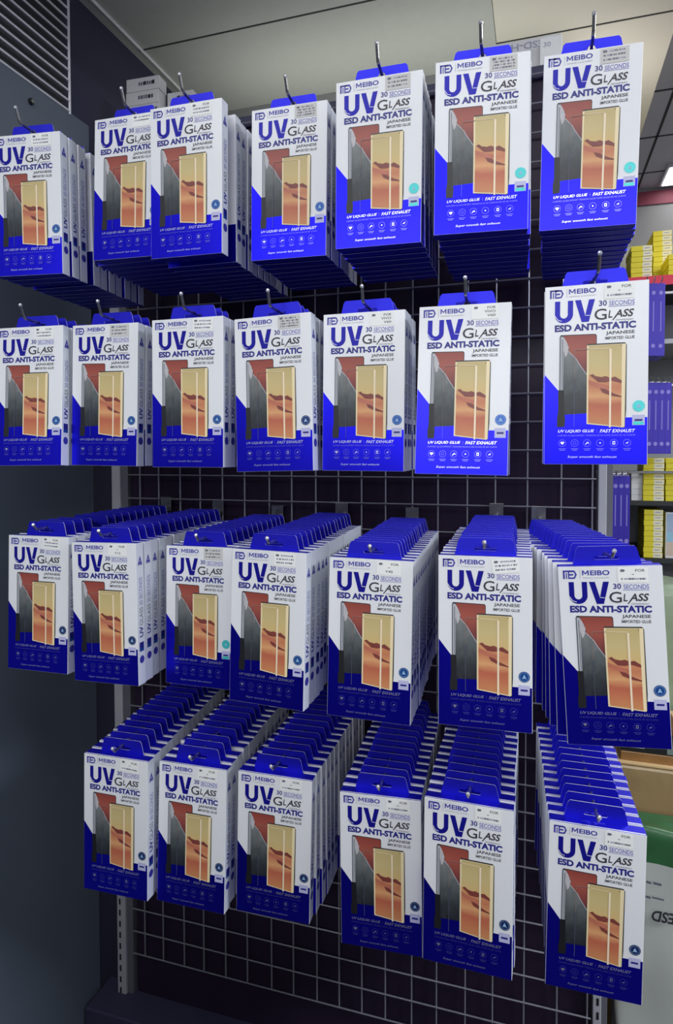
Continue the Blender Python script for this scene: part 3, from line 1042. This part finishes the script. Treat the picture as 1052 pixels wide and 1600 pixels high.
def spine_box(px0, px1, py0, py1, y, label, group):
    a, b = at(px0, py0, y), at(px1, py1, y)
    w = b.x - a.x - 0.0006
    h = a.z - b.z
    mb = MB()
    mb.box(-w / 2, w / 2, 0, 0.10, -h, 0, SPINE, 0.001)
    n = 12
    for vz in (0.13, 0.86):
        mb.poly([(0.0048 * math.cos(2 * math.pi * k / n), -0.0003, -vz * h + 0.0055 * math.sin(2 * math.pi * k / n)) for k in reversed(range(n))], SPT)
    mb.poly([(0.0012, -0.0003, -0.25 * h), (-0.0012, -0.0003, -0.25 * h), (-0.0012, -0.0003, -0.66 * h), (0.0012, -0.0003, -0.66 * h)], SPT)
    root = empty('blue_spine_box', (a.x + w / 2, y, a.z))
    o = mb.build('carton', root)
    mb = MB()
    mb.box(-w / 2, w / 2, 0.03, 0.07, 0.0, 0.006, EDGE)
    mb.build('hang_tab', root)
    mb = MB()
    mb.tube([(0, YS - 0.004 - y, 0.003), (0, -0.01, 0.003), (0, -0.02, 0.012)], 0.0016, STEEL, 6)
    rails.add(round(a.z + 0.003, 3))
    mb.build('hook', root)
    tag(root, label, 'box', group)


G = 'blue spined boxes on the shelves beyond the rack'
for k, (a, b) in enumerate(((1004, 1015.5), (1016, 1027), (1027.3, 1039))):
    spine_box(a, b, 443, 556, 0.70, f'blue spined box under the red shelf edge, {ORD[k + 1]} from the left', G)
for k in range(5):
    spine_box(1001 + 9.7 * k, 1010.4 + 9.7 * k, 598, 709, 0.72, f'blue spined box above the yellow pile, {ORD[k + 1]} from the left', G)
for k in range(3):
    spine_box(957.5 + 9 * k, 966.2 + 9 * k, 744, 862, 0.56, f'blue spined box just right of the grey post, {ORD[k + 1]} from the left', G)
zr = {}
for z in sorted(rails):
    zr[round(z, 2)] = z
for z in zr.values():
    mb = MB()
    mb.box(0.125, 1.0, YS - 0.008, YS - 0.003, z - 0.004, z + 0.004, STEEL, 0.001)
    upart(mb, 'hanging_rail')
for k in range(5):
    a = at(988, 776 - 8.6 * k, YS + 0.05)
    mb = MB()
    mb.box(-0.018, 0.018, 0, 0.08, 0, 0.0165, SHB, 0.0008)
    o = mb.build('small_carton')
    o.location = (a.x + 0.012, YS + 0.02, shelf_z['dark'] + 0.0168 * k)
    tag(o, f'tiny white carton on the dark shelf, {ORD[k + 1]} from the bottom', 'box', 'tiny white cartons left of the yellow pile')
# picture carton beside the lowest yellow pile
mb = MB()
pa, pb = at(1041, 799, YS + 0.01), at(1073, 868, YS + 0.01)
mb.box(0, pb.x - pa.x, 0, 0.10, 0, pa.z - shelf_z['low'] - 0.004, SHB, 0.001)
for z0, z1, m in ((0.55, 0.95, mat('print_sky', rgb(160, 180, 205), 0.4)), (0.35, 0.55, mat('print_water', rgb(150, 195, 215), 0.4)), (0.05, 0.35, mat('print_shore', rgb(205, 185, 170), 0.4))):
    hh = pa.z - shelf_z['low']
    mb.poly([(0.003, -0.0004, z0 * hh), (pb.x - pa.x - 0.003, -0.0004, z0 * hh), (pb.x - pa.x - 0.003, -0.0004, z1 * hh), (0.003, -0.0004, z1 * hh)], m)
o = mb.build('picture_carton')
o.location = (pa.x, YS + 0.012, shelf_z['low'] + 0.0006)
tag(o, 'carton with a pale landscape picture right of the lowest yellow pile', 'box')

# ------------------------------------------------------------------ lower right: sacks and cartons on the floor
TAN = mat('tan_cardboard', rgb(168, 142, 100), 0.35, 0, 0.3, noise_amt=0.18, noise_scale=14, bump=0.3)
TAPE = mat('parcel_tape', rgb(190, 165, 120), 0.2, 0, 0.4)
BEI = mat('beige_cardboard', rgb(222, 190, 140), 0.5, noise_amt=0.08, noise_scale=20)
SACKG = mat('green_sack_print', rgb(52, 104, 62), 0.35, 0, 0.25, noise_amt=0.2, noise_scale=20)
SACKW = mat('white_sack_film', rgb(200, 205, 196), 0.35, 0, 0.25, noise_amt=0.06, noise_scale=18)
MESHG = mat('grey_green_film', rgb(150, 168, 140), 0.4, 0, 0.2, noise_amt=0.25, noise_scale=25)
CZT = at(1010, 1203, 0.27).z
c = empty('cardboard_carton', (0.34, 0.45, 0))
tag(c, 'large tan cardboard carton wrapped in clear film on the floor at right', 'box')
mb = MB()
mb.box(-0.195, 0.195, -0.17, 0.17, 0, CZT, TAN, 0.006)
mb.build('body', c)
mb = MB()
mb.box(-0.02, 0.02, -0.1716, 0.1716, 0.1, CZT + 0.0012, TAPE)
mb.build('tape', c)
mb = MB()
mb.box(-0.19, 0.0, -0.168, 0.168, CZT + 0.0015, CZT + 0.0045, BEI)
mb.box(0.005, 0.19, -0.168, 0.168, CZT + 0.0015, CZT + 0.0045, BEI)
mb.build('flap', c)


def lumpy(name, sx, sy, sz, cuts, amp, seed, matfn):
    bm = bmesh.new()
    bmesh.ops.create_cube(bm, size=1)
    bmesh.ops.subdivide_edges(bm, edges=list(bm.edges), cuts=cuts, use_grid_fill=True)
    for v in bm.verts:
        p = Vector(v.co)
        q = p.copy()
        rr = 0.10
        inn = Vector([max(-0.5 + rr, min(0.5 - rr, t)) for t in p])
        d = p - inn
        if d.length > 1e-6:
            q = inn + d.normalized() * rr
        n = noise.noise_vector(Vector((p.x * 3 + seed, p.y * 3, p.z * 5)))
        v.co = Vector((q.x * sx, q.y * sy, (q.z + 0.5) * sz)) + n * amp * min(1.0, max(0.0, (p.z + 0.5) * 3))
    bm.normal_update()
    mb = MB()
    n0 = 0
    mb.v = [tuple(v.co) for v in bm.verts]
    for f in bm.faces:
        mb.f.append([v.index for v in f.verts])
        mb.m.append(mb.mi(matfn(f.calc_center_median())))
    bm.free()
    o = mb.build(name)
    for pgn in o.data.polygons:
        pgn.use_smooth = True
    return o


bt = at(1010, 1288, 0.15)
gz = at(1010, 1338, 0.13).z
o = lumpy('printed_sack', 0.30, 0.08, bt.z, 17, 0.010, 3, lambda p: SACKG if p.z > gz else SACKW)
o.location = (0.30, 0.168, 0)
tag(o, 'white plastic sack with a green top band and upside-down lettering', 'sack')
sack = o
mb = MB()
vs, fs = text_mesh('ESD', 0.03)
e0, e1 = at(1017, 1421, 0.118), at(1056, 1446, 0.118)
mb.add([(e1.x + (e0.x - e1.x) * (x * 0.92 + 0.08 * y), 0.118, e0.z + (e1.z - e0.z) * y) for x, y in vs], fs, INK_GREY)
e0, e1 = at(1010, 1398, 0.118), at(1040, 1408, 0.118)
vs, fs = text_mesh('SHANGHAI', 0.0)
for px0, px1, py0, py1 in ((1010, 1018, 1376, 1381), (1021, 1034, 1378, 1384), (1009, 1017, 1399, 1404), (1019, 1038, 1401, 1407)):
    a, b = at(px0, py0, 0.118), at(px1, py1, 0.118)
    mb.poly([(a.x, 0.118, a.z), (a.x, 0.118, b.z), (b.x, 0.118, b.z - 0.001), (b.x, 0.118, a.z - 0.001)], INK_MID)
o = mb.build('lettering', sack)
o.matrix_parent_inverse = Matrix.Translation(-Vector(sack.location))

# flat things on the carton
zt = CZT + 0.0045
flat = [('flat_carton', 'thin mottled brown and green carton lying on the tan carton', rgb(150, 108, 62), 0.16, 0.020),
        ('flat_carton', 'thin black carton with a grey square lying on the pile', rgb(34, 36, 36), 0.155, 0.018),
        ('flat_carton', 'thin red carton lying on top of the pile', rgb(206, 74, 66), 0.135, 0.011)]
xl = at(960, 1190, 0.30).x
for k, (nm, lb, cc, w, h) in enumerate(flat):
    mb = MB()
    mb.box(0, w * 0.72, 0, 0.13, 0, h - 0.0005, mat('flat_carton_%d' % k, cc, 0.35, 0, 0.2, noise_amt=0.3 if k == 0 else 0.05, noise_scale=30), 0.0015)
    if k == 1:
        mb.box(w * 0.58, w * 0.69, -0.0006, 0.003, 0.003, h - 0.003, mat('grey_square_print', rgb(120, 135, 130), 0.5))
        mb.box(w * 0.05, w * 0.30, -0.0006, 0.003, h * 0.5, h * 0.6, INK_PALE)
    if k == 2:
        mb.box(w * 0.5, w * 0.70, -0.0006, 0.003, 0.001, h - 0.002, YELW)
    o = mb.build(nm)
    o.location = (xl + 0.012, 0.295, zt)
    zt += h
    tag(o, lb, 'box')
mb = MB()
mb.box(0, 0.16, 0, 0.14, 0, 0.055, BEI, 0.002)
o = mb.build('beige_carton')
o.location = (xl + 0.135, 0.31, CZT + 0.0045)
tag(o, 'beige carton standing on the tan carton, right of the black one', 'box')

# grey-green wrapped bundle under the shelf
o = lumpy('wrapped_bundle', 0.26, 0.16, at(1040, 912, 0.66).z, 12, 0.008, 9, lambda p: MESHG)
o.location = (at(1034, 1000, 0.44).x + 0.13, 0.72, 0)
tag(o, 'tall grey-green film wrapped bundle standing before the shelf unit', 'bundle')

# far ceiling light
lo = empty('ceiling_light', (0.905, 2.95, HZ))
tag(lo, 'bright square ceiling light panel in the far shop ceiling', 'ceiling light')
mb = MB()
mb.box(-0.24, 0.24, -0.14, 0.14, -0.020, 0.0, LAMPF, 0.002)
mb.build('frame', lo)
mb = MB()
mb.box(-0.225, 0.225, -0.125, 0.125, -0.023, -0.0195, LAMP)
mb.build('diffuser', lo)
